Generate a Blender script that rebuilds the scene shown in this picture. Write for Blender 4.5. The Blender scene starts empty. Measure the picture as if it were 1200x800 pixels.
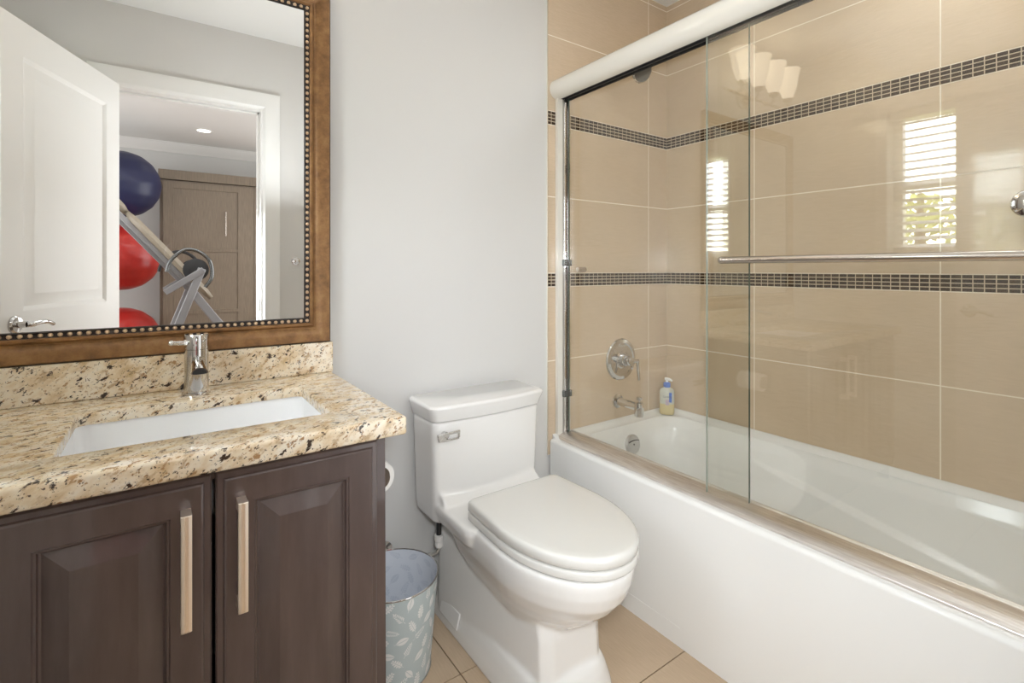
import bpy, bmesh, math, random
from mathutils import Vector, Matrix
random.seed(7)
S = bpy.context.scene
C = S.collection
PI = math.pi

# ------------------------------------------------------------------ camera, world, lights, exposure
F_PX, YAW, HORIZON, EYE = 583.0, math.radians(35.16), 315.5, 1.158
cam = bpy.data.objects.new('camera', bpy.data.cameras.new('camera'))
C.objects.link(cam)
cam.location = (0, 0, EYE)
cam.rotation_euler = (PI/2, 0, -YAW)
cam.data.sensor_width = 36
cam.data.lens = F_PX*36/1200
cam.data.shift_y = (HORIZON-400)/1200
cam.data.clip_start = 0.02
S.camera = cam

S.view_settings.view_transform = 'Standard'
S.view_settings.look = 'None'
S.view_settings.gamma = 1
S.view_settings.use_curve_mapping = False
S.view_settings.exposure = 0.46

W = bpy.data.worlds.new('sky'); S.world = W; W.use_nodes = True
nt = W.node_tree
sky = nt.nodes.new('ShaderNodeTexSky'); sky.sky_type = 'NISHITA'
sky.sun_disc = False; sky.sun_elevation = math.radians(38); sky.sun_rotation = math.radians(200)
hs = nt.nodes.new('ShaderNodeHueSaturation'); hs.inputs['Saturation'].default_value = 0.3
nt.links.new(sky.outputs[0], hs.inputs['Color']); nt.links.new(hs.outputs[0], nt.nodes['Background'].inputs[0])
nt.nodes['Background'].inputs[1].default_value = 3.0

def area(name, loc, rot, sx, sy, power, color=(1,1,1), spread=None):
    l = bpy.data.lights.new(name, 'AREA'); l.shape = 'RECTANGLE'; l.size = sx; l.size_y = sy
    l.energy = power; l.color = color
    if spread: l.spread = spread
    o = bpy.data.objects.new(name, l); C.objects.link(o); o.location = loc; o.rotation_euler = rot
    return o
COOL = (0.90, 0.955, 1)
area('ceiling_fill_light', (0.70, 0.92, 2.44), (0,0,0), 1.0, 0.6, 1.0, COOL)  # added overhead fill without a fixture, kept out of the mirror view
area('upward_fill_light', (0.50, 0.50, 1.50), (PI,0,0), 0.5, 0.4, 3.4, COOL)  # unseen upward fill, added mid-room to brighten the ceiling
area('near_wall_fill_light', (0.84, 0.06, 0.95), (PI/2,0,0), 0.3, 1.5, 1.2, COOL, math.radians(120))  # added panel light by the near wall, fills the vanity and toilet fronts
fl_ = bpy.data.lights.new('camera_fill_spot', 'SPOT'); fl_.energy = 35; fl_.shadow_soft_size = 0.07; fl_.color = COOL  # extra spot added beside the camera to lift tub, apron and tile
fl_.spot_size = math.radians(135); fl_.spot_blend = 0.9
flo_ = bpy.data.objects.new('camera_fill_spot', fl_); C.objects.link(flo_); flo_.location = (0.08, 0.0, 1.24)
flo_.rotation_euler = Vector((-0.95, -0.42, 0.36)).to_track_quat('Z','Y').to_euler()
area('shower_fill_light', (1.70, 0.33, 2.44), (0,0,0), 0.45, 0.5, 3.8, COOL)  # made-up fill inside the tub alcove, no real lamp known there
area('bedroom_top_fill_light', (0.2, -0.65, 2.43), (0,0,0), 2.4, 0.9, 13, (0.97,0.985,1))  # bedroom fill added overhead where the mirror cannot show it
area('bedroom_right_fill_light', (1.98, -1.5, 1.35), (0,PI/2,0), 1.5, 1.6, 20, (0.98,0.99,1))  # added daylight fill for the bedroom; this wall has no window
area('bedroom_side_light', (-1.57, -1.3, 1.35), (0,-PI/2,0), 1.5, 1.6, 18, (0.98,0.99,1))  # second added bedroom fill from the opposite side, no real source
sun = bpy.data.objects.new('sun', bpy.data.lights.new('sun','SUN')); C.objects.link(sun)
sun.data.energy = 7.0; sun.data.angle = math.radians(2); sun.data.color = (1,0.96,0.9)
sun.rotation_euler = Vector((0.5,-0.3,0.8)).to_track_quat('Z','Y').to_euler()

# ------------------------------------------------------------------ materials
def lin(c):
    def f(v):
        v /= 255.0
        return v/12.92 if v <= 0.04045 else ((v+0.055)/1.055)**2.4
    return (f(c[0]), f(c[1]), f(c[2]), 1)
def mat(name, rgb, rough=0.5, metal=0.0, ior=None, coat=0.0, emit=None, estr=0, trans=0):
    m = bpy.data.materials.new(name); m.use_nodes = True
    b = m.node_tree.nodes['Principled BSDF']
    b.inputs['Base Color'].default_value = lin(rgb)
    b.inputs['Roughness'].default_value = rough
    b.inputs['Metallic'].default_value = metal
    if ior: b.inputs['IOR'].default_value = ior
    if coat: b.inputs['Coat Weight'].default_value = coat; b.inputs['Coat Roughness'].default_value = 0.05
    if trans: b.inputs['Transmission Weight'].default_value = trans
    if emit:
        b.inputs['Emission Color'].default_value = lin(emit); b.inputs['Emission Strength'].default_value = estr
    return m
def nodes(m): return m.node_tree.nodes, m.node_tree.links, m.node_tree.nodes['Principled BSDF']
def ramp(N, stops):
    r = N.new('ShaderNodeValToRGB')
    e = r.color_ramp.elements
    while len(e) < len(stops): e.new(0.5)
    for el, (p, c) in zip(e, stops):
        el.position = p; el.color = lin(c) if len(c) == 3 else c
    return r
def coords(N, L, scale=(1,1,1), rot=(0,0,0)):
    t = N.new('ShaderNodeTexCoord'); mp = N.new('ShaderNodeMapping')
    mp.inputs['Scale'].default_value = scale; mp.inputs['Rotation'].default_value = rot
    L.new(t.outputs['Object'], mp.inputs[0]); return mp.outputs[0]
def noise(N, L, vec, scale, detail=4, rough=0.55):
    n = N.new('ShaderNodeTexNoise'); n.inputs['Scale'].default_value = scale
    n.inputs['Detail'].default_value = detail; n.inputs['Roughness'].default_value = rough
    L.new(vec, n.inputs['Vector']); return n.outputs['Fac']
def mixc(N, L, fac, a, b, mode='MIX'):
    x = N.new('ShaderNodeMix'); x.data_type = 'RGBA'; x.blend_type = mode
    for s, v in ((0, fac), (6, a), (7, b)):
        if hasattr(v, 'links') or isinstance(v, bpy.types.NodeSocket): L.new(v, x.inputs[s])
        else: x.inputs[s].default_value = v
    return x.outputs[2]
def bump(N, L, b, h, strength, dist=0.002):
    bn = N.new('ShaderNodeBump'); bn.inputs['Strength'].default_value = strength; bn.inputs['Distance'].default_value = dist
    L.new(h, bn.inputs['Height']); L.new(bn.outputs[0], b.inputs['Normal'])

M = {}
M['paint'] = mat('wall_paint', (219,217,214), 0.55)
N, L, b = nodes(M['paint']); bump(N, L, b, noise(N, L, coords(N, L), 260, 2), 0.06, 0.001)
M['ceiling'] = mat('ceiling_paint', (240,239,236), 0.7)
M['trim'] = mat('trim_paint', (240,239,236), 0.35)
M['bed_paint'] = mat('bedroom_paint', (214,214,212), 0.6)
M['porcelain'] = mat('porcelain', (238,236,233), 0.08, coat=0.4)
M['acrylic'] = mat('tub_acrylic', (241,240,237), 0.13, coat=0.3)
M['sink'] = mat('sink_ceramic', (251,251,251), 0.08)
M['chrome'] = mat('chrome', (214,212,210), 0.07, 1)
M['satin'] = mat('satin_nickel', (196,186,176), 0.24, 1)
M['spray'] = mat('spray_grey', (98,94,88), 0.45)
M['gunmetal'] = mat('gunmetal', (120,122,122), 0.25, 1)
M['pull'] = mat('pull_nickel', (250,238,224), 0.36, 1)
M['seat'] = mat('seat_plastic', (228,226,221), 0.12, coat=0.3)
M['dark'] = mat('dark_rubber', (38,36,34), 0.5)
M['header'] = mat('header_white', (228,223,213), 0.16, coat=0.5)
M['brushed'] = mat('brushed_track', (226,220,215), 0.38, 1)
N, L, b = nodes(M['brushed'])
r = ramp(N, [(0.3,(214,206,200)),(0.7,(240,236,232))])
L.new(noise(N, L, coords(N, L, (60,3,60)), 4, 3), r.inputs[0]); L.new(r.outputs[0], b.inputs['Base Color'])

# large beige tiles: fine horizontal linen streaks
def tile_mat(name, rgb, rough, vert_axis_scale, coat=0.0):
    m = mat(name, rgb, rough, coat=coat); N, L, b = nodes(m)
    f = noise(N, L, coords(N, L, vert_axis_scale), 3.0, 5, 0.6)
    c0 = tuple(max(0, v-7) for v in rgb); c1 = tuple(min(255, v+6) for v in rgb)
    r = ramp(N, [(0.3,c0),(0.7,c1)]); L.new(f, r.inputs[0])
    f2 = noise(N, L, coords(N, L), 2.2, 3)
    col = mixc(N, L, 0.16, r.outputs[0], ramp_out(N, L, f2, [(0.3,(150,120,90)),(0.75,(235,212,185))]))
    L.new(col, b.inputs['Base Color'])
    return m
def ramp_out(N, L, fac, stops):
    r = ramp(N, stops); L.new(fac, r.inputs[0]); return r.outputs[0]
M['tile'] = tile_mat('wall_tile', (216,195,168), 0.2, (9,9,190), 0.8)
M['floor_tile'] = tile_mat('floor_tile', (202,178,150), 0.32, (90,6,1))
M['grout'] = mat('wall_grout', (240,231,216), 0.8)
M['floor_grout'] = mat('floor_grout', (112,90,66), 0.85)
M['mosaic_grout'] = mat('mosaic_grout', (206,190,166), 0.7)
M['mosaic'] = mat('mosaic_glass', (80,62,48), 0.14)
N, L, b = nodes(M['mosaic'])
g = N.new('ShaderNodeNewGeometry')
r = ramp(N, [(0,(50,37,28)),(0.5,(66,50,38)),(1,(86,69,54))]); L.new(g.outputs['Random Per Island'], r.inputs[0])
f = noise(N, L, coords(N, L, (8,8,200)), 3, 3)
L.new(mixc(N, L, ramp_out(N, L, f, [(0.5,(0,0,0)),(0.8,(80,80,80))]), r.outputs[0], lin((130,110,90))), b.inputs['Base Color'])

# granite
def granite():
    m = mat('granite', (225,200,160), 0.14, coat=0.35); N, L, b = nodes(m)
    v = coords(N, L, (1,1.0,1.0), (0.35,0.6,0.5))
    v0 = coords(N, L, (1,1,1), (0, math.radians(35), math.radians(-20)))
    mp2 = N.new('ShaderNodeMapping'); mp2.inputs['Scale'].default_value = (0.56,1.15,1.15); L.new(v0, mp2.inputs[0]); vs = mp2.outputs[0]
    base = ramp_out(N, L, noise(N, L, vs, 34, 5, 0.6), [(0.30,(204,174,132)),(0.43,(226,204,170)),(0.54,(236,221,196)),(0.68,(240,230,213)),(0.8,(214,192,160))])
    grey = ramp_out(N, L, noise(N, L, vs, 60, 4, 0.6), [(0.57,(0,0,0)),(0.67,(255,255,255))])
    c1 = mixc(N, L, grey, base, lin((192,164,130)))
    tan = ramp_out(N, L, noise(N, L, vs, 92, 4, 0.65), [(0.575,(0,0,0)),(0.64,(255,255,255))])
    c2 = mixc(N, L, tan, c1, lin((172,134,94)))
    dk = ramp_out(N, L, noise(N, L, vs, 62, 4, 0.62), [(0.60,(0,0,0)),(0.635,(255,255,255))])
    c3 = mixc(N, L, dk, c2, lin((62,48,40)))
    dk2 = ramp_out(N, L, noise(N, L, v, 170, 2, 0.6), [(0.625,(0,0,0)),(0.68,(255,255,255))])
    c4 = mixc(N, L, dk2, c3, lin((84,66,54)))
    L.new(c4, b.inputs['Base Color'])
    return m
M['granite'] = granite()
# espresso wood
M['espresso'] = mat('espresso_wood', (66,54,52), 0.34, coat=0.5)
N, L, b = nodes(M['espresso'])
f = noise(N, L, coords(N, L, (14,14,2.2)), 3, 5)
L.new(ramp_out(N, L, f, [(0.3,(78,64,61)),(0.62,(89,74,70)),(0.85,(102,81,74))]), b.inputs['Base Color'])
# gilded bronze frame
M['bronze'] = mat('bronze_gilt', (150,100,50), 0.42, 0.25)
N, L, b = nodes(M['bronze'])
f = noise(N, L, coords(N, L, (1,1,1)), 26, 7, 0.7); f2 = noise(N, L, coords(N, L, (1,1,6)), 90, 4, 0.7)
c = ramp_out(N, L, f, [(0.25,(94,64,34)),(0.5,(138,99,58)),(0.75,(166,126,80))])
L.new(mixc(N, L, ramp_out(N, L, f2, [(0.55,(0,0,0)),(0.78,(130,130,130))]), c, lin((84,50,22))), b.inputs['Base Color'])
M['bead_base'] = mat('bead_channel', (44,34,30), 0.4)
M['bead'] = mat('bead_gilt', (220,190,156), 0.3, 0.4)
M['edge_dark'] = mat('frame_edge', (52,36,26), 0.5)
# mirror
M['mirror'] = mat('mirror_glass', (250,250,249), 0.0, 1)
# clear glass sheet (schlick reflection over a faintly green transparency)
def glass(name, tint, boost=0.0):
    m = bpy.data.materials.new(name); m.use_nodes = True
    N, L = m.node_tree.nodes, m.node_tree.links; N.clear()
    out = N.new('ShaderNodeOutputMaterial'); mx = N.new('ShaderNodeMixShader')
    tr = N.new('ShaderNodeBsdfTransparent'); tr.inputs[0].default_value = tint
    gl = N.new('ShaderNodeBsdfGlossy'); gl.inputs['Roughness'].default_value = 0.0
    ge = N.new('ShaderNodeNewGeometry')
    dt = N.new('ShaderNodeVectorMath'); dt.operation = 'DOT_PRODUCT'
    L.new(ge.outputs['Normal'], dt.inputs[0]); L.new(ge.outputs['Incoming'], dt.inputs[1])
    def mth(op, a, b=None):
        n = N.new('ShaderNodeMath'); n.operation = op
        for i, v in enumerate((a, b)):
            if v is None: continue
            if isinstance(v, (int, float)): n.inputs[i].default_value = v
            else: L.new(v, n.inputs[i])
        return n.outputs[0]
    ab = mth('ABSOLUTE', dt.outputs['Value'])
    fr = mth('ADD', mth('MULTIPLY', mth('POWER', mth('SUBTRACT', 1.0, ab), 5.0), 0.95), 0.045+boost)
    L.new(fr, mx.inputs[0]); L.new(tr.outputs[0], mx.inputs[1]); L.new(gl.outputs[0], mx.inputs[2])
    L.new(mx.outputs[0], out.inputs[0])
    return m
M['glass'] = glass('shower_glass', (0.986,0.988,0.970,1), 0.022)
M['pane'] = glass('window_glass', (0.97,0.98,0.97,1))
M['glass_edge_pale'] = mat('glass_edge_pale', (150,158,146), 0.15)
M['glass_edge'] = mat('glass_edge', (70,84,72), 0.15)
M['frost'] = mat('frosted_shade', (250,244,232), 0.3, emit=(255,240,215), estr=1.8)
# bedroom
M['taupe'] = mat('taupe_wood', (142,128,110), 0.45)
N, L, b = nodes(M['taupe'])
f = noise(N, L, coords(N, L, (60,60,3)), 3, 5, 0.6)
L.new(ramp_out(N, L, f, [(0.3,(120,107,92)),(0.7,(142,128,111))]), b.inputs['Base Color'])
M['navy'] = mat('navy_vinyl', (34,38,74), 0.4)
M['red'] = mat('red_vinyl', (188,44,40), 0.3)
N, L, b = nodes(M['red'])
f = noise(N, L, coords(N, L), 5, 6, 0.65)
L.new(ramp_out(N, L, f, [(0.3,(158,34,30)),(0.62,(182,48,42)),(0.8,(206,92,80))]), b.inputs['Base Color'])
M['steel'] = mat('grey_steel', (158,158,161), 0.38, 0.6)
M['pad'] = mat('pad_vinyl', (150,140,124), 0.45)
M['black'] = mat('black_plastic', (40,40,42), 0.4)
M['wood_floor'] = mat('bedroom_floor', (150,122,92), 0.4)
M['lamp'] = mat('downlight_lens', (255,252,244), 0.4, emit=(255,250,240), estr=4)
# misc
M['can'] = mat('can_blue', (192,203,204), 0.42)
M['can_in'] = mat('can_liner', (222,226,234), 0.5)
M['leafprint'] = mat('leaf_print', (240,240,238), 0.45)
M['leaffaint'] = mat('leaf_faint', (208,213,223), 0.5)
M['paper'] = mat('tissue_paper', (240,238,234), 0.9)
M['core'] = mat('cardboard_core', (96,84,74), 0.9)
M['hose'] = mat('braided_hose', (186,184,180), 0.35, 0.7)
M['white_plastic'] = mat('white_plastic', (240,238,234), 0.35)
M['bottle'] = mat('bottle_clear', (212,212,202), 0.2)
N, L, b = nodes(M['bottle'])
t = N.new('ShaderNodeTexCoord'); sp = N.new('ShaderNodeSeparateXYZ'); L.new(t.outputs['Object'], sp.inputs[0])
mr = N.new('ShaderNodeMapRange'); mr.inputs[1].default_value = 0.05; mr.inputs[2].default_value = 0.056
L.new(sp.outputs[2], mr.inputs[0])
L.new(mixc(N, L, mr.outputs[0], lin((222,204,150)), lin((208,208,196))), b.inputs['Base Color'])
M['blue'] = mat('blue_cap', (84,122,206), 0.35)
M['ink'] = mat('label_ink', (60,66,90), 0.5)
M['pink_ink'] = mat('label_lilac', (196,176,190), 0.5)
M['leaf'] = mat('foliage', (176,182,92), 0.6)
M['bark'] = mat('bark', (90,72,56), 0.9)
M['grass'] = mat('lawn', (120,130,70), 0.9)

# ------------------------------------------------------------------ mesh helpers
class MB:
    def __init__(s): s.v = []; s.f = []
    def add(s, vs, fs):
        o = len(s.v); s.v += [tuple(v) for v in vs]; s.f += [tuple(i+o for i in f) for f in fs]; return s
    def box(s, x0, x1, y0, y1, z0, z1):
        vs = [(x,y,z) for z in (z0,z1) for y in (y0,y1) for x in (x0,x1)]
        return s.add(vs, [(0,2,3,1),(4,5,7,6),(0,1,5,4),(2,6,7,3),(0,4,6,2),(1,3,7,5)])
    def obox(s, c, ax, ay, az):                      # oriented box: centre and three half-axis vectors
        c, ax, ay, az = map(Vector, (c, ax, ay, az))
        vs = [c+ax*i+ay*j+az*k for k in (-1,1) for j in (-1,1) for i in (-1,1)]
        return s.add(vs, [(0,2,3,1),(4,5,7,6),(0,1,5,4),(2,6,7,3),(0,4,6,2),(1,3,7,5)])
    def bar(s, a, b_, w, h, up=(0,1,0)):            # rectangular bar between two points
        a, b_ = Vector(a), Vector(b_); d = (b_-a); l = d.length; d.normalize()
        u = Vector(up); u = (u-d*u.dot(d)).normalized(); r = d.cross(u)
        return s.obox((a+b_)/2, d*l/2, u*w/2, r*h/2)
    def loft(s, rings, cap0=True, cap1=True, closed=True):
        n = len(rings[0]); o = len(s.v)
        for r in rings: s.v += [tuple(p) for p in r]
        for i in range(len(rings)-1):
            for j in range(n if closed else n-1):
                k = (j+1) % n
                s.f.append((o+i*n+j, o+i*n+k, o+(i+1)*n+k, o+(i+1)*n+j))
        if cap0: s.f.append(tuple(o+j for j in reversed(range(n))))
        if cap1: s.f.append(tuple(o+(len(rings)-1)*n+j for j in range(n)))
        return s
    def lathe(s, base, axis, prof, n=32, cap0=True, cap1=True):   # prof: [(distance along axis, radius)]
        base, ax = Vector(base), Vector(axis).normalized()
        u = ax.orthogonal().normalized(); w = ax.cross(u)
        rings = [[base+ax*d+(u*math.cos(2*PI*i/n)+w*math.sin(2*PI*i/n))*max(r,1e-5) for i in range(n)] for d, r in prof]
        return s.loft(rings, cap0, cap1)
    def cyl(s, a, b_, r, n=24, r2=None):
        a, b_ = Vector(a), Vector(b_)
        return s.lathe(a, b_-a, [(0,r),((b_-a).length, r if r2 is None else r2)], n)
    def tube(s, pts, r, n=12, closed=False):
        pts = [Vector(p) for p in pts]; rings = []; prev = None
        for i, p in enumerate(pts):
            if closed: t = pts[(i+1) % len(pts)]-pts[i-1]
            else: t = pts[min(i+1,len(pts)-1)]-pts[max(i-1,0)]
            t.normalize()
            u = t.orthogonal().normalized() if prev is None else (prev-t*prev.dot(t)).normalized()
            prev = u; w = t.cross(u)
            rr = r[i] if isinstance(r, (list,tuple)) else r
            rings.append([p+(u*math.cos(2*PI*k/n)+w*math.sin(2*PI*k/n))*rr for k in range(n)])
        if closed: rings.append(rings[0]); return s.loft(rings, False, False)
        return s.loft(rings)
    def sphere(s, c, r, nu=24, nv=14, sz=1.0):
        c = Vector(c); rings = []
        for i in range(nv+1):
            a = -PI/2+PI*i/nv
            rings.append([c+Vector((math.cos(a)*math.cos(2*PI*k/nu)*r, math.cos(a)*math.sin(2*PI*k/nu)*r, math.sin(a)*r*sz)) for k in range(nu)])
        return s.loft(rings, False, False)
    def rects(s, o, u, v, nrm, w, h, prof, cap=True, cap0=False):  # nested rectangles [(inset, height along nrm)]
        o, u, v, nrm = map(Vector, (o, u, v, nrm)); rings = []
        for d, t in prof:
            rings.append([o+u*x+v*y+nrm*t for x, y in ((d,d),(w-d,d),(w-d,h-d),(d,h-d))])
        return s.loft(rings, cap0, cap)
def catmull(pts, k=8):
    P = [Vector(p) for p in pts]; out = []
    for i in range(len(P)-1):
        p0, p1, p2, p3 = P[max(i-1,0)], P[i], P[i+1], P[min(i+2,len(P)-1)]
        for j in range(k):
            t = j/k
            out.append(0.5*((2*p1)+(p2-p0)*t+(2*p0-5*p1+4*p2-p3)*t*t+(3*p1-p0-3*p2+p3)*t**3))
    return out+[P[-1]]
def build(name, mb, m, parent=None, base=(0,0,0), bevel=0, seg=2, angle=35, smooth=True, mods=None):
    me = bpy.data.meshes.new(name)
    base = Vector(base)
    me.from_pydata([tuple(Vector(v)-base) for v in mb.v], [], mb.f)
    bm = bmesh.new(); bm.from_mesh(me)
    bmesh.ops.remove_doubles(bm, verts=bm.verts, dist=1e-6)
    bmesh.ops.recalc_face_normals(bm, faces=bm.faces)
    bm.to_mesh(me); bm.free()
    me.materials.append(m)
    if smooth:
        for p in me.polygons: p.use_smooth = True
        me.set_sharp_from_angle(angle=math.radians(angle))
    o = bpy.data.objects.new(name, me); C.objects.link(o)
    if bevel:
        bv = o.modifiers.new('bevel', 'BEVEL'); bv.width = bevel; bv.segments = seg; bv.limit_method = 'ANGLE'
        bv.angle_limit = math.radians(30)
        for p in me.polygons: p.use_smooth = True
    if parent is not None: o.parent = parent
    return o
def tag(o, label, cat, group=None):
    o['label'] = label; o['category'] = cat
    if group: o['group'] = group
    return o
def thing(name, loc, label, cat, group=None):
    o = bpy.data.objects.new(name, None); C.objects.link(o); o.location = loc; o.empty_display_size = 0.05
    return tag(o, label, cat, group)
class Part:                                          # builds parts of one thing in world coordinates
    def __init__(s, root): s.root = root; s.base = tuple(root.location)
    def __call__(s, name, mb, m, parent=None, **k):
        return build(name, mb, m, parent or s.root, s.base, **k)
def struct(name, mb, m, **k):
    o = build(name, mb, m, **k)
    if o.parent is None: o['kind'] = 'structure'
    return o

# ------------------------------------------------------------------ room shell
XL, XR, XT = -0.62, 2.060, 2.049        # left wall, wall behind tiles, tile face
YB, YT, YN = 1.584, 1.576, 0.02         # painted back wall, tile face, near wall
CEIL = 2.46
TUBX = 1.298
struct('floor', MB().box(XL-0.12, XR+0.1, -0.10, YB+0.1, -0.06, -0.003), M['floor_grout'], smooth=False)
flo = bpy.data.objects['floor']
ft = MB()
gx = [0.70+0.615*k for k in range(-3, 4)]; gy = [0.933+0.316*k for k in range(-4, 4)]
for i in range(len(gx)-1):
    for j in range(len(gy)-1):
        x0, x1 = max(gx[i]+0.0018, XL), min(gx[i+1]-0.0018, XR)
        y0, y1 = max(gy[j]+0.0018, -0.10), min(gy[j+1]-0.0018, YB)
        if x1-x0 > 0.01 and y1-y0 > 0.01: ft.box(x0, x1, y0, y1, -0.003, 0.0)
build('floor_tiles', ft, M['floor_tile'], flo, smooth=False)
struct('ceiling', MB().box(XL-0.12, XR+0.1, -0.10, YB+0.1, CEIL, CEIL+0.08), M['ceiling'], smooth=False)
wb = struct('wall_back', MB().box(XL-0.12, XR+0.1, YB, YB+0.1, 0, CEIL), M['paint'], smooth=False)
wr = struct('wall_right', MB().box(XR, XR+0.1, -0.10, YB, 0, CEIL), M['paint'], smooth=False)
# left wall with the window opening
WY0, WY1, WZ0, WZ1 = 0.46, 1.06, 1.25, 2.03
m_ = MB()
m_.box(XL-0.12, XL, -0.10, WY0, 0, CEIL).box(XL-0.12, XL, WY1, YB, 0, CEIL)
m_.box(XL-0.12, XL, WY0, WY1, 0, WZ0).box(XL-0.12, XL, WY0, WY1, WZ1, CEIL)
struct('wall_left', m_, M['paint'], smooth=False)
# near wall with the doorway
OX0, OX1, OZ = -0.212, 0.474, 2.067
m_ = MB()
m_.box(XL, OX0, -0.10, YN, 0, CEIL).box(OX1, XR, -0.10, YN, 0, CEIL).box(OX0, OX1, -0.10, YN, OZ, CEIL)
wn = struct('wall_near', m_, M['paint'], smooth=False)

# tiles round the tub: slabs over a grout bed, two bands of small brick mosaic
ROWS = [(0.40,0.783),(0.783,1.087),(1.142,1.456),(1.456,1.751),(1.807,2.117),(2.117,2.434),(2.434,CEIL)]
BANDS = [(1.087,1.142),(1.751,1.807)]
def clad(wall, along, face, back, lo, hi, cuts, org):
    # along: 'x' or 'y'; face: front plane, back: wall plane; cuts: joints
    def B(mb, a0, a1, z0, z1, f0, f1):
        if along == 'x': mb.box(a0, a1, min(f0,f1), max(f0,f1), z0, z1)
        else: mb.box(min(f0,f1), max(f0,f1), a0, a1, z0, z1)
    d = 0.001 if back > face else -0.001
    g = MB(); B(g, lo, hi, 0.40, CEIL, face+d*0.3, back)
    go = build('tile_grout', g, M['grout'], wall, smooth=False)
    tl = MB(); e = [lo]+[c for c in cuts if lo+0.01 < c < hi-0.01]+[hi]
    gj = 0.0019
    for i in range(len(e)-1):
        for z0, z1 in ROWS:
            B(tl, e[i]+(gj if i else 0), e[i+1]-(gj if i < len(e)-2 else 0), z0+gj, z1-gj, face, face+d*2)
    build('wall_tiles', tl, M['tile'], wall, smooth=False)
    for z0, z1 in BANDS:
        mg = MB(); B(mg, lo, hi, z0+0.0006, z1-0.0006, face-d*0.2, face+d*2)
        mo = build('mosaic_band', mg, M['mosaic_grout'], wall, smooth=False)
        mt = MB(); p = 0.0265; rh = (z1-z0)/4
        n0 = math.floor((lo-org)/p)-1; n1 = math.ceil((hi-org)/p)+1
        for k in range(n0, n1):
            a0, a1 = max(org+k*p+0.0015, lo), min(org+(k+1)*p-0.0015, hi)
            if a1-a0 < 0.003: continue
            for q in range(4): B(mt, a0, a1, z0+q*rh+0.0017, z0+(q+1)*rh-0.0017, face-d*0.8, face+d)
        build('mosaic_bricks', mt, M['mosaic'], mo, smooth=False)
clad(wb, 'x', YT, YB, 1.290, XT, [1.297,1.912], XT)
clad(wr, 'y', XT, XR, 0.0285, YT, [0.515,1.130], YT)
clad(wn, 'x', 0.0285, YN, 1.290, XT, [1.912], XT)

# window in the left wall: jamb lining, sash frames, pane, slatted blind
win = MB()
win.rects((XL-0.12, WY0, WZ0), (0,1,0), (0,0,1), (1,0,0), WY1-WY0, WZ1-WZ0,
          [(0,0.0),(0,0.045),(0.045,0.045),(0.045,0.0)], cap=False)
win.box(XL-0.115, XL-0.078, WY0+0.04, WY1-0.04, 1.60, 1.645)
wo = struct('window_1', win, M['trim'], bevel=0.003)
build('glass_pane', MB().box(XL-0.102, XL-0.098, WY0+0.04, WY1-0.04, WZ0+0.04, WZ1-0.04), M['pane'], wo, smooth=False)
cs = MB()
cs.rects((XL, WY0-0.06, WZ0-0.06), (0,1,0), (0,0,1), (1,0,0), WY1-WY0+0.12, WZ1-WZ0+0.12,
         [(0,0.0),(0,0.012),(0.01,0.016),(0.055,0.010),(0.06,0.0)], cap=False)
build('window_casing', cs, M['trim'], wo)
bl = MB()
for k in range(17):
    z = WZ0+0.035+k*0.042
    c = Vector((XL-0.035, (WY0+WY1)/2, z)); t = math.radians(26)
    bl.obox(c, (0.022*math.cos(t),0,-0.022*math.sin(t)), (0,(WY1-WY0)/2-0.012,0), (0.0012*math.sin(t),0,0.0012*math.cos(t)))
bl.box(XL-0.06, XL-0.012, WY0+0.006, WY1-0.006, WZ1-0.045, WZ1-0.002)
for y in (WY0+0.12, WY1-0.12): bl.box(XL-0.0355, XL-0.0345, y-0.001, y+0.001, WZ0+0.02, WZ1-0.03)
bo = build('window_blind', bl, M['trim'], wo, smooth=False)

# door casing (bathroom side), jamb lining and the open panel door
cz = MB()
CW = 0.095
def casing(mb, y, s):
    pr = [(0,0.0),(0,0.018),(0.012,0.020),(0.060,0.014),(0.075,0.017),(0.088,0.010),(CW,0.009),(CW,0.0)]
    x0, x1, zt = OX0+0.017-CW, OX1-0.017+CW, OZ-0.017+CW
    rings = [[(x0+d, y+s*t, 0), (x0+d, y+s*t, zt-d), (x1-d, y+s*t, zt-d), (x1-d, y+s*t, 0)] for d, t in pr]
    mb.loft(rings, False, False, closed=False)
casing(cz, YN, 1); casing(cz, -0.10, -1)
tr1 = struct('trim_1', cz, M['trim'], angle=20)
jb = MB()
jb.box(OX0, OX0+0.017, -0.10, YN, 0, OZ).box(OX1-0.017, OX1, -0.10, YN, 0, OZ).box(OX0, OX1, -0.10, YN, OZ-0.017, OZ)
jb.box(OX0+0.017, OX0+0.029, -0.07, -0.03, 0, OZ-0.017).box(OX1-0.029, OX1-0.017, -0.07, -0.03, 0, OZ-0.017).box(OX0, OX1, -0.07, -0.03, OZ-0.029, OZ-0.017)
build('door_jamb', jb, M['trim'], tr1, bevel=0.002)
build('strike_plate', MB().box(OX1-0.019, OX1-0.0165, -0.028, 0.012, 0.92, 0.99), M['chrome'], tr1, bevel=0.002)

ANG = math.radians(112.5)
piv = Vector((-0.200, 0.040, 0))
du = Vector((math.cos(ANG), math.sin(ANG), 0)); dn = Vector((math.sin(ANG), -math.cos(ANG), 0))   # along width, towards the visible face
DW, DT, DH = 0.735, 0.035, 2.045
o0 = piv+Vector((0,0,0.008))
db = MB()
db.loft([[o0+du*x+dn*t+Vector((0,0,z)) for x, z in ((0,0),(DW,0),(DW,DH),(0,DH))] for t in (0.0, DT)], True, False)
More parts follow.
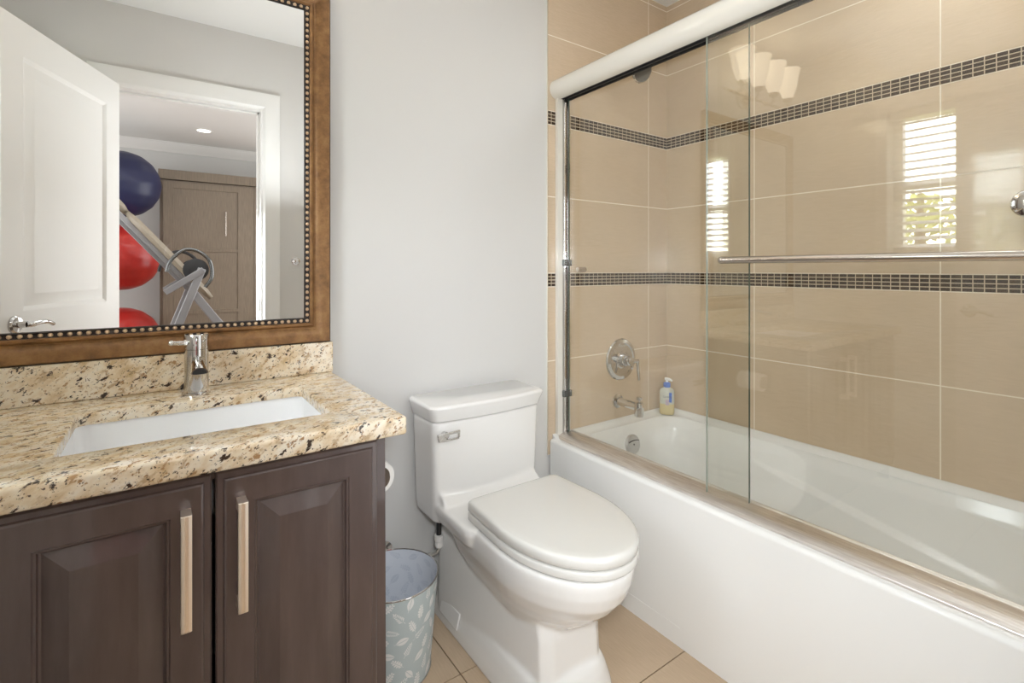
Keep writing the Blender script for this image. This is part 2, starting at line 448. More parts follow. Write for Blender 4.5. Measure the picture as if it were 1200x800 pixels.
# visible face with four recessed raised panels, cut as a grid of faces
xs = [0, 0.105, DW-0.105, DW]; zs = [0, 0.22, 0.80, 1.00, DH-0.125, DH]
P = lambda x, z, t: o0+du*x+Vector((0,0,z))+dn*t
for i in range(3):
    for j in range(5):
        hole = i == 1 and j in (1, 3)
        a, b2, c, d = xs[i], xs[i+1], zs[j], zs[j+1]
        if hole:
            db.rects(P(a, c, DT), du, (0,0,1), dn, b2-a, d-c, [(0,0),(0.010,-0.004),(0.016,-0.009),(0.026,-0.009),(0.060,-0.002),(0.062,-0.002)])
        else: db.add([P(a,c,DT),P(b2,c,DT),P(b2,d,DT),P(a,d,DT)], [(0,1,2,3)])
door = struct('door_1', db, M['trim'], angle=20)
lv = MB()
rc = P(DW-0.062, 0.955, DT)
lv.lathe(rc, dn, [(0,0.031),(0.006,0.031),(0.011,0.026),(0.013,0.012),(0.040,0.011)], 28)
lv.tube(catmull([rc+dn*0.040-du*-0.004, rc+dn*0.050-du*0.010, rc+dn*0.052-du*0.05+Vector((0,0,0.004)), rc+dn*0.050-du*0.09, rc+dn*0.046-du*0.125+Vector((0,0,-0.012))], 6), [0.010]*8+[0.009]*8+[0.008]*8+[0.006], 12)
build('lever_handle', lv, M['chrome'], door)
hg = MB()
for z in (0.25, 1.05, 1.82):
    hg.cyl(piv+Vector((-0.004,0.006,z)), piv+Vector((-0.004,0.006,z+0.09)), 0.006, 12)
build('hinge', hg, M['chrome'], door)

# ------------------------------------------------------------------ vanity
CT, CB = 0.846, 0.807                      # counter top and underside
CF, CR = 0.995, 0.428
cab = thing('vanity_cabinet', (0.07, 1.30, 0), 'espresso brown vanity cabinet with raised-panel doors under the granite counter', 'cabinet')
A = Part(cab)
cb = MB()
FY = 1.030
cb.box(-0.60, 0.393, FY, FY+0.02, 0.785, CB).box(-0.60, 0.393, FY, FY+0.02, 0.09, 0.128)      # face frame rails and stiles
cb.box(-0.60, -0.545, FY, FY+0.02, 0.128, 0.785).box(-0.272, -0.206, FY, FY+0.02, 0.128, 0.785).box(0.355, 0.393, FY, FY+0.02, 0.128, 0.785)
cb.box(0.375, 0.393, FY+0.02, 1.580, 0.0, CB).box(-0.60, -0.582, FY+0.02, 1.580, 0.0, CB)
cb.box(-0.582, 0.375, FY+0.07, FY+0.085, 0.0, 0.09).box(-0.582, 0.375, FY+0.02, 1.580, 0.09, 0.108)
A('carcass', cb, M['espresso'], bevel=0.0015)
def cab_door(x0, x1, hx):
    mb = MB()
    mb.rects((x0, FY, 0.115), (1,0,0), (0,0,1), (0,-1,0), x1-x0, 0.800-0.115,
             [(0,0.0),(0,0.012),(0.003,0.015),(0.011,0.016),(0.013,0.020),(0.016,0.021),(0.060,0.021),(0.062,0.018),(0.065,0.018),(0.067,0.012),(0.070,0.010),(0.101,0.020),(0.103,0.0205)], cap0=True)
    d = A('door', mb, M['espresso'], angle=12)
    if hx is None: return
    y1 = FY-0.021
    g = MB(); prof = []
    for x, t in ((-0.0078,0),(-0.0078,0.008),(-0.006,0.0092),(-0.0026,0.0098),(-0.0022,0.0092),(-0.0014,0.0092),(-0.001,0.0098),(0.001,0.0098),(0.0014,0.0092),(0.0022,0.0092),(0.0026,0.0098),(0.006,0.0092),(0.0078,0.008),(0.0078,0)):
        prof.append((x, t))
    yb = y1-0.024
    g.loft([[(hx+x, yb-t*k, z) for x, t in prof] for z, k in ((0.559,0.8),(0.561,1.0),(0.751,1.0),(0.752,0.9))])
    for z in (0.569, 0.742): g.box(hx-0.0076, hx+0.0076, y1-0.026, y1+0.001, z-0.009, z+0.009)
    A('handle', g, M['pull'], d, angle=25)
cab_door(-0.218, 0.072, 0.0335); cab_door(0.078, 0.370, 0.1165); cab_door(-0.560, -0.260, None)

# counter slab with sink cutout and rounded edge
SX0, SX1, SY0, SY1 = -0.149, 0.303, 1.115, 1.405
cnt = thing('countertop', (0, 1.30, CB), 'speckled beige granite counter with backsplash on the dark vanity', 'countertop')
A = Part(cnt)
def rrect(x0, x1, y0, y1, r, n=6):
    out = []
    for cx, cy, a0 in ((x1-r,y1-r,0),(x0+r,y1-r,PI/2),(x0+r,y0+r,PI),(x1-r,y0+r,1.5*PI)):
        for i in range(n+1):
            a = a0+PI/2*i/n; out.append((cx+r*math.cos(a), cy+r*math.sin(a)))
    return out
sl = MB()
CLX = -0.612; CBK = 1.580
outer = rrect(CLX, CR, CF, CBK, 0.006); inner = rrect(SX0, SX1, SY0, SY1, 0.018)
def off(poly, cx, cy, d):   # shrink a rounded rect by d towards its centre box
    return [(x-d*(1 if x > cx else -1), y-d*(1 if y > cy else -1)) for x, y in poly]
ocx, ocy = (CLX+CR)/2, (CF+CBK)/2; icx, icy = (SX0+SX1)/2, (SY0+SY1)/2
rings = []
for d, z in ((0.004,CB),(0.001,CB+0.002),(0,CB+0.005)): rings.append([(x,y,z) for x, y in off(outer, ocx, ocy, d)])
for k in range(6):
    a = PI/2*k/5; rings.append([(x,y,CT-0.007+0.007*math.sin(a)) for x, y in off(outer, ocx, ocy, 0.007*(1-math.cos(a)))])
for d, z in ((-0.003,CT),(-0.001,CT-0.001),(0,CT-0.003),(0,CT-0.024),(-0.035,CT-0.024),(-0.040,CB)): rings.append([(x,y,z) for x, y in off(inner, icx, icy, d)])
rings.append(rings[0])
sl.loft(rings, False, False)
A('slab', sl, M['granite'], angle=40)
A('backsplash', MB().box(CLX, 0.428, 1.556, 1.582, CT, 0.938), M['granite'], bevel=0.0025)

# undermount basin
snk = thing('sink_basin', (icx, icy, 0.66), 'white rectangular undermount basin set into the granite counter', 'sink')
A = Part(snk)
rings = []
for d, z, r in ((0.02,CT-0.0245,0.03),(-0.004,CT-0.0245,0.022),(-0.002,CB-0.03,0.026),(0.006,0.72,0.04),(0.02,0.685,0.05),(0.05,0.67,0.05),(0.09,0.664,0.04)):
    dd = d if d != 0.02 or z < 0.8 else -0.02
    rings.append([(x,y,z) for x, y in rrect(SX0+dd, SX1-dd, SY0+dd, SY1-dd, r, 8)])
sb = MB(); sb.loft(rings, False, True)
so = A('bowl', sb, M['sink'], angle=50)
sm = so.modifiers.new('thick', 'SOLIDIFY'); sm.thickness = 0.006; sm.offset = -1
A('drain', MB().lathe((icx, icy, 0.664), (0,0,1), [(0,0.03),(0.003,0.03),(0.004,0.024),(0.002,0.012)], 28), M['chrome'])

# faucet
FX, FYC = 0.072, 1.482
fa = thing('faucet', (FX, FYC, CT), 'chrome single-lever cylinder faucet standing behind the sink basin', 'faucet')
A = Part(fa)
A('body', MB().lathe((FX,FYC,CT), (0,0,1), [(0,0.031),(0.005,0.031),(0.007,0.0265),(0.112,0.0262),(0.1125,0.0245),(0.114,0.0245),(0.1145,0.0272),(0.147,0.0276),(0.150,0.0262),(0.1505,0.0)], 40), M['chrome'])
sp_ = MB(); rings = []
for t in range(9):
    u = t/8; y = FYC-0.010-0.118*u; zc_ = CT+0.082-0.010*u*u; hw = 0.0125+0.0045*u; hh = 0.0165-0.003*u
    rings.append([(FX+hw*math.cos(a), y, zc_+(hh*math.sin(a) if math.sin(a) > 0 else 0.003*math.sin(a))) for a in [2*PI*k/20 for k in range(20)]])
sp_.loft(rings)
spo = A('spout', sp_, M['chrome'], angle=40)
r9 = rings[-1]; yy = r9[0][1]-0.0006
A('outlet', MB().loft([[(FX+(p[0]-FX)*0.85, y, CT+0.0725+(p[2]-CT-0.0725)*0.85) for p in r9] for y in (yy, yy+0.0005)]), M['dark'], spo)
lvr = MB()
lvr.tube(catmull([(FX-0.020,FYC-0.012,CT+0.131),(FX-0.034,FYC-0.020,CT+0.131),(FX-0.052,FYC-0.030,CT+0.134)], 5), [0.008]*3+[0.0055]*4+[0.005]*4, 12)
lvr.sphere((FX-0.053,FYC-0.0305,CT+0.134), 0.0065, 14, 8)
A('lever', lvr, M['chrome'])

# framed mirror
MX0, MX1, MZ0, MZ1, MY = -0.585, 0.420, 0.9395, 2.000, 1.582
mir = thing('wall_mirror', ((MX0+MX1)/2, MY, MZ0), 'large mirror in a bronze-gilt beaded frame above the vanity', 'mirror')
A = Part(mir)
o_, w_, h_ = (MX0, MY, MZ0), MX1-MX0, MZ1-MZ0
U, V, Nn = (1,0,0), (0,0,1), (0,-1,0)
A('frame', MB().rects(o_, U, V, Nn, w_, h_, [(0.0015,0),(0.0015,0.026),(0.004,0.030),(0.022,0.030),(0.030,0.028),(0.042,0.020),(0.047,0.021),(0.052,0.028),(0.057,0.029),(0.060,0.026),(0.0605,0.0)], cap=False), M['bronze'], angle=40)
A('edge_band', MB().rects(o_, U, V, Nn, w_, h_, [(0.0,0),(0.0,0.025),(0.0014,0.0255),(0.0016,0.0)], cap=False), M['edge_dark'])
ch = A('bead_channel', MB().rects(o_, U, V, Nn, w_, h_, [(0.0605,0.0),(0.0605,0.026),(0.062,0.0255),(0.064,0.0235),(0.070,0.0235),(0.073,0.027),(0.0755,0.0225),(0.0755,0.0)], cap=False), M['bead_base'], angle=25)
bd = MB(); ins = 0.0665; st = 0.0170
x0, x1, z0, z1 = MX0+ins, MX1-ins, MZ0+ins, MZ1-ins
nx, nz = round((x1-x0)/st), round((z1-z0)/st)
pts = [(x0+(x1-x0)*i/nx, z) for i in range(nx) for z in (z0, z1)]+[(x, z0+(z1-z0)*i/nz) for i in range(1,nz) for x in (x0, x1)]+[(x1,z0),(x1,z1)]
for x, z in pts: bd.sphere((x, MY-0.0235, z), 0.0052, 10, 6)
A('beading', bd, M['bead'], ch)
A('mirror_glass', MB().box(MX0+0.066, MX1-0.066, 1.560, 1.566, MZ0+0.066, MZ1-0.066), M['mirror'], smooth=False)

# vanity light above the mirror (four up-facing frosted shades)
vl = thing('vanity_light', (-0.04, 1.584, 2.14), 'four-shade vanity light on the wall above the mirror', 'light fixture')
A = Part(vl)
A('back_plate', MB().lathe((-0.04,1.583,2.14), (0,-1,0), [(0,0.06),(0.012,0.06),(0.020,0.045),(0.022,0.0)], 32), M['satin'])
A('bar', MB().tube([(-0.33,1.51,2.12),(0.25,1.51,2.12)], 0.008).cyl((-0.04,1.565,2.14),(-0.04,1.51,2.12),0.010), M['satin'])
for xk in (0.20, 0.04, -0.12, -0.28):
    ar = A('arm', MB().tube(catmull([(xk,1.51,2.12),(xk,1.475,2.09),(xk,1.445,2.10),(xk,1.440,2.135)], 6), 0.006).lathe((xk,1.440,2.125), (0,0,1), [(0,0.010),(0.006,0.022),(0.022,0.024)], 20), M['satin'])
    sh = MB().lathe((xk,1.440,2.146), (0,0,1), [(0,0.022),(0.03,0.036),(0.08,0.050),(0.13,0.055),(0.165,0.066),(0.163,0.0645),(0.13,0.052),(0.08,0.047),(0.03,0.033),(0.003,0.020)], 28)
    A('shade', sh, M['frost'], ar)

# ------------------------------------------------------------------ toilet
TX = 0.897
to = thing('toilet', (TX, 1.25, 0), 'white one-piece toilet with closed lid between vanity and bathtub', 'toilet')
A = Part(to)
def dshape(hw, yb, yf, ys=None, hb=None, n=22, r=0.03, p=2.0, xc=TX):
    """plan outline: straight back with rounded corners, sides, elliptical front (towards -y)"""
    hb = hw*0.965 if hb is None else hb; ys = yf+min(1.45*hw, (yb-yf)*0.62) if ys is None else ys
    pts = []
    for i in range(n+1):                               # front arc right -> left
        a = -PI*i/n; c_, s_ = math.cos(a), math.sin(a)
        pts.append((xc+hw*math.copysign(abs(c_)**(2/p), c_), ys-(ys-yf)*abs(s_)**(2/p)))
    for i in range(1, 5): pts.append((xc-hw+(hw-hb)*i/5, ys+(yb-r-ys)*i/5))
    for i in range(5): a = PI-PI/2*i/4; pts.append((xc-hb+r+r*math.cos(a), yb-r+r*math.sin(a)))
    for i in range(5): a = PI/2-PI/2*i/4; pts.append((xc+hb-r+r*math.cos(a), yb-r+r*math.sin(a)))
    for i in range(1, 5): pts.append((xc+hb+(hw-hb)*i/5, yb-r+(ys-yb+r)*i/5))
    return pts
def ring(pts, z): return [(x,y,z) for x, y in pts]
def bow(hw, yb, yf, b_, r, z, n=10):                  # tank outline with a bowed front
    pts = rrect(TX-hw, TX+hw, yf, yb, r, 5)
    return [(x, y-(b_*(1-((x-TX)/hw)**2) if y < yf+r+0.001 else 0), z) for x, y in pts]
def bowring(hw, yb, yf, b_, r, z):
    pts = []
    n = 16
    for i in range(6): a = -PI/2*i/5; pts.append((TX+hw-r+r*math.cos(a), yf+r+r*math.sin(a)))
    for i in range(1, n): pts.append((TX+hw-r-(2*hw-2*r)*i/n, yf))
    for i in range(6): a = -PI/2-PI/2*i/5; pts.append((TX-hw+r+r*math.cos(a), yf+r+r*math.sin(a)))
    for i in range(6): a = PI-PI/2*i/5; pts.append((TX-hw+r+r*math.cos(a), yb-r+r*math.sin(a)))
    for i in range(6): a = PI/2-PI/2*i/5; pts.append((TX+hw-r+r*math.cos(a), yb-r+r*math.sin(a)))
    return [(x, y-(b_*max(0,1-((x-TX)/hw)**2) if y < (yf+yb)/2 else 0), z) for x, y in pts]
body = MB()
body.loft([bowring(hw, 1.562, yf, 0.018, 0.018, z) for hw, yf, z in ((0.186,1.425,0.352),(0.196,1.412,0.362),(0.200,1.408,0.39),(0.209,1.402,0.66),(0.209,1.402,0.679))])
# bowl
body.loft([ring(dshape(hw, yb, yf), z) for hw, yb, yf, z in (
    (0.096,1.34,1.000,0.17),(0.108,1.34,0.986,0.205),(0.124,1.35,0.950,0.235),(0.143,1.36,0.905,0.27),(0.160,1.37,0.868,0.305),(0.173,1.38,0.840,0.34),(0.180,1.40,0.826,0.375),(0.182,1.42,0.822,0.40),(0.181,1.42,0.822,0.415),(0.177,1.42,0.826,0.420))])
# deck under the hinges
body.loft([[(x,y,z) for x, y in rrect(TX-hw, TX+hw, y0, 1.44, 0.03)] for hw, y0, z in ((0.165,1.24,0.345),(0.188,1.21,0.37),(0.198,1.20,0.405),(0.196,1.20,0.418),(0.192,1.205,0.423))])
# slope between tank and deck
body.loft([[(x,1.395+0.02,z0),(x,1.36,0.424),(x,1.44,0.42),(x,1.44,z0)] for x, z0 in ((TX-0.185,0.47),(TX+0.185,0.47))])
# trapway skirt
body.loft([[(TX+hf,1.000+df,z),(TX+hb,1.50,z),(TX+hb-0.02,1.545,z),(TX-hb+0.02,1.545,z),(TX-hb,1.50,z),(TX-hf,1.000+df,z),(TX-hf+0.03,0.978+df,z),(TX+hf-0.03,0.978+df,z)] for hf, hb, df, z in (
    (0.116,0.142,0,0.0),(0.108,0.140,0.0,0.10),(0.105,0.138,0.004,0.2),(0.104,0.130,0.02,0.28),(0.09,0.110,0.05,0.325))])
# foot
body.loft([ring(dshape(hw, 1.548, yf, yf+0.12, hw-0.004, r=0.02, p=3), z) for hw, yf, z in ((0.149,0.935,0.0),(0.144,0.939,0.028),(0.133,0.950,0.070),(0.125,0.960,0.092),(0.108,0.978,0.108))])
bo_ = A('body', body, M['porcelain'], angle=180)
rm = bo_.modifiers.new('fuse', 'REMESH'); rm.mode = 'VOXEL'; rm.voxel_size = 0.005; rm.use_smooth_shade = True
sm = bo_.modifiers.new('soften', 'SMOOTH'); sm.factor = 0.5; sm.iterations = 8
lidt = MB()
lidt.loft([bowring(hw, 1.566, yf, 0.020, 0.020, z) for hw, yf, z in ((0.205,1.404,0.6815),(0.212,1.398,0.6825),(0.217,1.394,0.700),(0.224,1.386,0.722),(0.2245,1.3855,0.727),(0.221,1.389,0.7315),(0.214,1.396,0.733))])
A('tank_lid', lidt, M['porcelain'], angle=50)
sr = MB()
SXC = 0.904
def D2(d): return dshape(0.181-d, 1.278-d, 0.816+d, 1.085, 0.172-d, r=0.022, p=2.05, xc=SXC)
sr.loft([ring(D2(d), z) for d, z in ((0.022,0.4175),(0.021,0.4232),(0.003,0.4237),(0.0008,0.4265),(0.0,0.430),(0.0,0.441),(0.0015,0.4450),(0.004,0.4465),(0.020,0.4468))])
A('seat', sr, M['seat'], angle=60)
sd = MB()
sd.loft([ring(D2(d), z) for d, z in ((0.020,0.4502),(0.003,0.4506),(0.0,0.4530),(0.0,0.470),(0.0015,0.475),(0.005,0.4785),(0.011,0.480),(0.03,0.4807))])
A('seat_lid', sd, M['seat'], angle=60)
for s in (-1, 1): A('seat_hinge', MB().cyl((SXC+s*0.078-0.02,1.292,0.437), (SXC+s*0.078+0.02,1.292,0.437), 0.013, 20), M['seat'])
# flush lever (bracket shape) on the tank front, left
fl = MB()
fx, fz, fy = 0.718, 0.640, 1.383
fl.lathe((fx+0.006,1.402,fz), (0,-1,0), [(0,0.012),(0.018,0.012)], 16)
fl.loft([[(fx-0.022,fy-t,fz-0.014),(fx-0.027,fy-t,fz+0.009),(fx+0.052,fy-t,fz+0.012),(fx+0.052,fy-t,fz+0.005),(fx-0.004,fy-t,fz+0.002)] for t in (0.0,0.008)])
fl.loft([[(fx-0.022,fy-t,fz-0.014),(fx-0.004,fy-t,fz+0.002),(fx+0.006,fy-t,fz-0.006),(fx+0.002,fy-t,fz-0.016)] for t in (-0.001,0.006)])
fl.loft([[(fx+0.046,fy-t,fz+0.006),(fx+0.052,fy-t,fz+0.006),(fx+0.052,fy-t,fz-0.010),(fx+0.046,fy-t,fz-0.012)] for t in (0.0,0.007)])
fl.box(fx-0.003,fx+0.050,fy-0.005,fy+0.004,fz-0.016,fz-0.011)
A('flush_lever', fl, M['chrome'], bevel=0.001)
# mounting cover on the side of the foot
mc = MB().obox((TX-0.1385,1.425,0.055), (0.003,0,-0.0008), (0,0.058,0), (0.0062,0,0.024))
A('mounting_cover', mc, M['porcelain'], bevel=0.002)

# water supply hose
wh = thing('supply_hose', (0.745, 1.49, 0.22), 'braided water hose curling from under the toilet tank to the wall', 'hose')
A = Part(wh)
A('hose', MB().tube(catmull([(0.745,1.475,0.30),(0.745,1.475,0.245),(0.733,1.483,0.226),(0.704,1.500,0.220),(0.665,1.522,0.228),(0.630,1.543,0.236),(0.600,1.560,0.236)], 8), 0.0065, 12), M['hose'])
A('coupling_nut', MB().lathe((0.745,1.475,0.246), (0,0,1), [(0,0.010),(0.004,0.013),(0.020,0.013),(0.024,0.015),(0.040,0.0155),(0.042,0.010)], 10), M['white_plastic'], angle=15)
A('shank', MB().cyl((0.745,1.475,0.285), (0.745,1.475,0.352), 0.0085, 16), M['black'])
A('stop_valve', MB().lathe((0.600,1.583,0.236), (0,-1,0), [(0,0.026),(0.004,0.026),(0.006,0.011),(0.035,0.011)], 20), M['chrome'])

# ------------------------------------------------------------------ waste bin with leaf print
BX, BY, BH, R0, R1 = 0.552, 1.385, 0.272, 0.107, 0.129
bn = thing('waste_bin', (BX, BY, 0), 'pale blue waste bin with white leaf print on the floor beside the vanity', 'bin')
A = Part(bn)
brad = lambda z: R0+(R1-R0)*z/BH
A('shell', MB().lathe((BX,BY,0), (0,0,1), [(0,0),(0,R0-0.002),(0.002,R0),(BH,R1)], 72, False, False), M['can'], angle=40)
A('liner', MB().lathe((BX,BY,0), (0,0,1), [(BH,R1-0.0012),(0.006,R0-0.0012),(0.006,0)], 72, False, False), M['can_in'], angle=40)
rim = MB().tube([(BX+R1*math.cos(2*PI*i/72), BY+R1*math.sin(2*PI*i/72), BH) for i in range(72)], 0.0024, 8, True)
bnd = MB().tube([(BX+(R0+0.0008)*math.cos(2*PI*i/72), BY+(R0+0.0008)*math.sin(2*PI*i/72), 0.0022) for i in range(72)], 0.0022, 8, True)
A('metal_rim', rim, M['chrome']); A('base_band', bnd, M['chrome'])
def leaf_shapes(kind):
    """list of 2-D convex polygons making one leaf motif about 36 mm long"""
    out = []
    if kind == 0:                                        # broad leaf in two halves, vein left open
        for s in (-1, 1):
            prev = None
            for i in range(8):
                t0, t1 = i/8, (i+1)/8
                w0, w1 = 0.009*math.sin(PI*t0)**0.8, 0.009*math.sin(PI*t1)**0.8
                x0, x1 = -0.017+0.034*t0, -0.017+0.034*t1
                g = 0.0007
                out.append([(x0,s*g),(x1,s*g),(x1,s*max(w1,g)),(x0,s*max(w0,g))])
        out.append([(-0.022,-0.0005),(-0.016,-0.0005),(-0.016,0.0005),(-0.022,0.0005)])
    elif kind == 1:                                      # fern sprig
        out.append([(-0.021,-0.0006),(0.019,-0.0006),(0.019,0.0006),(-0.021,0.0006)])
        for i in range(6):
            x = -0.013+0.0056*i; l = 0.011*(1-0.09*i)
            for s in (-1, 1):
                out.append([(x,0),(x+0.45*l,s*0.55*l+s*0.0018),(x+0.9*l,s*0.85*l),(x+0.6*l,s*0.45*l-s*0.0008)])
        out.append([(0.017,0),(0.021,-0.002),(0.026,0),(0.021,0.002)])
    else:                                                # lobed leaf
        for i in range(5):
            x = -0.014+0.0065*i; l = (0.007,0.0095,0.0095,0.0075,0.005)[i]
            for s in (-1, 1): out.append([(x-0.001,s*0.0006),(x+0.006,s*0.0006),(x+0.0068,s*l*0.85),(x+0.0035,s*l)])
        out.append([(-0.021,-0.0005),(-0.014,-0.0005),(-0.014,0.0005),(-0.021,0.0005)])
    return out
def leaf_print(rfun, eps, zlo, zhi):
    lp = MB(); rows = 8; rr = random.Random(3)
    for q in range(rows):
        z = zlo+(zhi-zlo)*(q+0.5)/rows
        nn = 14
        for k in range(nn):
            u0 = 2*PI*(k+0.5*(q % 2))/nn+rr.uniform(-0.06,0.06); zc = z+rr.uniform(-0.004,0.004)
            ang = rr.choice((0.5,0.9,1.25,-0.4,2.2))+rr.uniform(-0.3,0.3); sc = rr.uniform(0.95,1.12)
            for poly in leaf_shapes((k+q*2) % 3):
                vs = []
                for x, y in poly:
                    X = (x*math.cos(ang)-y*math.sin(ang))*sc; Z = (x*math.sin(ang)+y*math.cos(ang))*sc
                    zz = min(max(zc+Z, 0.006), BH-0.004); r_ = rfun(zz)+eps
                    a = u0+X/r_; vs.append((BX+r_*math.cos(a), BY+r_*math.sin(a), zz))
                lp.add(vs, [tuple(range(len(vs)))])
    return lp
A('leaf_print', leaf_print(brad, 0.0004, 0.008, BH-0.006), M['leafprint'], smooth=False)
A('liner_print', leaf_print(brad, -0.0017, 0.012, BH-0.006), M['leaffaint'], smooth=False)

# toilet roll on the vanity's right side
rx, rz = 0.441, 0.639
ho = thing('roll_holder', (0.393, 1.27, rz), 'small holder for the paper roll on the side of the vanity', 'holder')
A = Part(ho)
A('bracket', MB().cyl((0.3935,1.275,rz),(0.398,1.275,rz),0.018).tube(catmull([(0.396,1.275,rz),(0.420,1.325,rz),(rx,1.335,rz),(rx,1.318,rz)],6),0.005), M['satin'])
A('spindle', MB().cyl((rx,1.192,rz),(rx,1.322,rz),0.026), M['core'])
ro = thing('toilet_roll', (rx, 1.25, rz), 'nearly used-up white toilet roll peeking out from behind the vanity', 'toilet roll')
A = Part(ro)
A('paper', MB().lathe((rx,1.200,rz), (0,1,0), [(0,0.0285),(0,0.040),(0.105,0.040),(0.105,0.0285)], 40, False, False), M['paper'])
A('core', MB().lathe((rx,1.1995,rz), (0,1,0), [(0,0.0265),(0,0.0285),(0.106,0.0285),(0.106,0.0265),(0,0.0265)], 40, False, False), M['core'])

# ------------------------------------------------------------------ bathtub
tb = thing('bathtub', (1.67, 0.80, 0), 'white alcove bathtub with plain front apron behind the glass shower doors', 'bathtub')
A = Part(tb)
TY0, TY1, TXR = 0.030, 1.5745, 2.0475
def rr_n(x0, x1, y0, y1, r, n=14, m=70):
    """rounded rectangle sampled with the same count on every ring"""
    out = []
    cs_ = ((x1-r,y1-r,0),(x0+r,y1-r,PI/2),(x0+r,y0+r,PI),(x1-r,y0+r,1.5*PI))
    for q in range(4):
        cx, cy, a0 = cs_[q]
        for i in range(n+1):
            a = a0+PI/2*i/n; out.append((cx+r*math.cos(a), cy+r*math.sin(a)))
        nx_, ny_, na = cs_[(q+1) % 4]
        p0 = out[-1]; p1 = (nx_+r*math.cos(na), ny_+r*math.sin(na))
        for i in range(1, m): out.append((p0[0]+(p1[0]-p0[0])*i/m, p0[1]+(p1[1]-p0[1])*i/m))
    return out
RIM = 0.464
sm01 = lambda t: max(0, min(1, t))**2*(3-2*max(0, min(1, t)))
rings = []
for d, z, r in ((0,0.0,0.004),(0,RIM-0.014,0.004)): rings.append(ring(rr_n(TUBX+d,TXR,TY0,TY1,r), z))
for k in range(1, 6):
    a = PI/2*k/5; d = 0.012*(1-math.cos(a)); rings.append(ring(rr_n(TUBX+d,TXR,TY0,TY1,0.004), RIM-0.014+0.014*math.sin(a)))
def flange(pts, z, up):
    return [(x, y, z+up*sm01((max(x-(TXR-0.030), y-(TY1-0.030), (TY0+0.03)-y))/0.022)) for x, y in pts]
rings[-1] = [(p[0],p[1],p[2]) for p in rings[-1]]
rings.append(flange(rr_n(TUBX+0.013,TXR,TY0,TY1,0.004), RIM, 0.018))
rings.append(flange(rr_n(TUBX+0.020,TXR-0.010,TY0+0.010,TY1-0.010,0.01), RIM, 0.018))
rings.append(flange(rr_n(TUBX+0.06,TXR-0.020,TY0+0.03,TY1-0.020,0.05), RIM-0.001, 0.018))
rings.append(ring(rr_n(TUBX+0.085,TXR-0.032,TY0+0.07,TY1-0.032,0.11), RIM-0.003))
BX0, BX1, BY0, BY1 = TUBX+0.095, TXR-0.042, TY0+0.085, TY1-0.042
NT = 110
for k in range(NT+1):
    t = k/NT
    if t < 0.08: dz = 0.028*math.sin(t/0.08*PI/2)**1.0*0.45; ins_ = 0.012*(1-math.cos(t/0.08*PI/2))
    else: dz = None
    s = t
    zz = RIM-0.004-0.345*math.sin(min(1, s*1.06)*PI/2)**0.9 if s > 0 else RIM-0.004
    depth = (RIM-0.004-zz)/0.345
    side = 0.010*min(1, depth*8)+0.050*depth+0.09*max(0, depth-0.88)/0.12
    tap = 0.010*min(1, depth*8)+0.060*depth+0.09*max(0, depth-0.88)/0.12
    near = 0.010*min(1, depth*8)+0.22*depth**1.1+0.10*max(0, depth-0.88)/0.12
    r_ = 0.12+0.03*depth
    pts = rr_n(BX0+side, BX1-side, BY0+near, BY1-tap, r_)
    rg = []
    for x, y in pts:
        # sloping arm ledge on the far side
        zl = 0.372-0.178*(1.07-y)
        wgt = sm01((x-1.80)/0.08)*sm01((1.14-y)/0.22)
        x2 = x-0.026*wgt*sm01((zl+0.004-zz)/0.010)+0.014*wgt
        rg.append((x2, y, zz))
    rings.append(rg)
tm = MB(); tm.loft(rings, False, True)
A('shell', tm, M['acrylic'], angle=60)
oc = Vector((1.716,1.5075,0.378)); on = Vector((0,-1,0.18)).normalized()
M['plate'] = mat('overflow_metal', (206,204,202), 0.28, 0.7)
ov = A('overflow_plate', MB().lathe(oc, on, [(0,0.043),(0.008,0.043),(0.012,0.040),(0.0135,0.034),(0.0135,0.0)], 40), M['plate'])
A('overflow_slot', MB().lathe(oc+on*0.0136, on, [(0,0.004),(0.0006,0.004),(0.0006,0)], 16).tube([oc+on*0.0136+Vector((0.034*math.cos(a),0.0,0.010+0.008*math.sin(a))) for a in [PI*0.1+PI*0.8*i/12 for i in range(13)]], 0.0016, 8), M['dark'], ov)
A('toe_seam', MB().box(TUBX-0.0012, TUBX, 0.95, 1.30, 0.058, 0.060), M['acrylic'])

# tub spout, valve, shower head
tsx = 1.695; tsz = 0.560
ts = thing('tub_spout', (tsx, YT, tsz), 'chrome tub spout on the beige tiled wall below the valve', 'spout')
A = Part(ts)
spt = MB().lathe((tsx,YT+0.0005,tsz), (0,-1,0), [(0,0.030),(0.008,0.030),(0.010,0.024),(0.012,0.019),(0.13,0.0175)], 28)
spt.lathe((tsx,YT-0.128,tsz+0.022), (0,0,-1), [(0,0.010),(0.002,0.018),(0.022,0.0205),(0.058,0.021),(0.062,0.019)], 28)
A('body', spt, M['chrome'])
A('diverter_knob', MB().lathe((tsx,YT-0.128,tsz+0.020), (0,0,1), [(0,0.005),(0.010,0.005),(0.011,0.012),(0.022,0.012),(0.024,0.010)], 20), M['chrome'])
vx, vz = 1.717, 0.747
sv = thing('shower_valve', (vx, YT, vz), 'round chrome shower valve with lever handle on the tiled wall', 'valve')
A = Part(sv)
A('escutcheon', MB().lathe((vx,YT+0.0005,vz), (0,-1,0), [(0,0.094),(0.004,0.095),(0.010,0.090),(0.013,0.076),(0.010,0.070),(0.012,0.040),(0.016,0.034),(0.016,0)], 48), M['chrome'], angle=25)
A('stem', MB().lathe((vx,YT-0.014,vz), (0,-1,0), [(0,0.027),(0.02,0.026),(0.022,0.022),(0.045,0.021),(0.047,0.015),(0.060,0.014),(0.062,0.0)], 32), M['chrome'], angle=25)
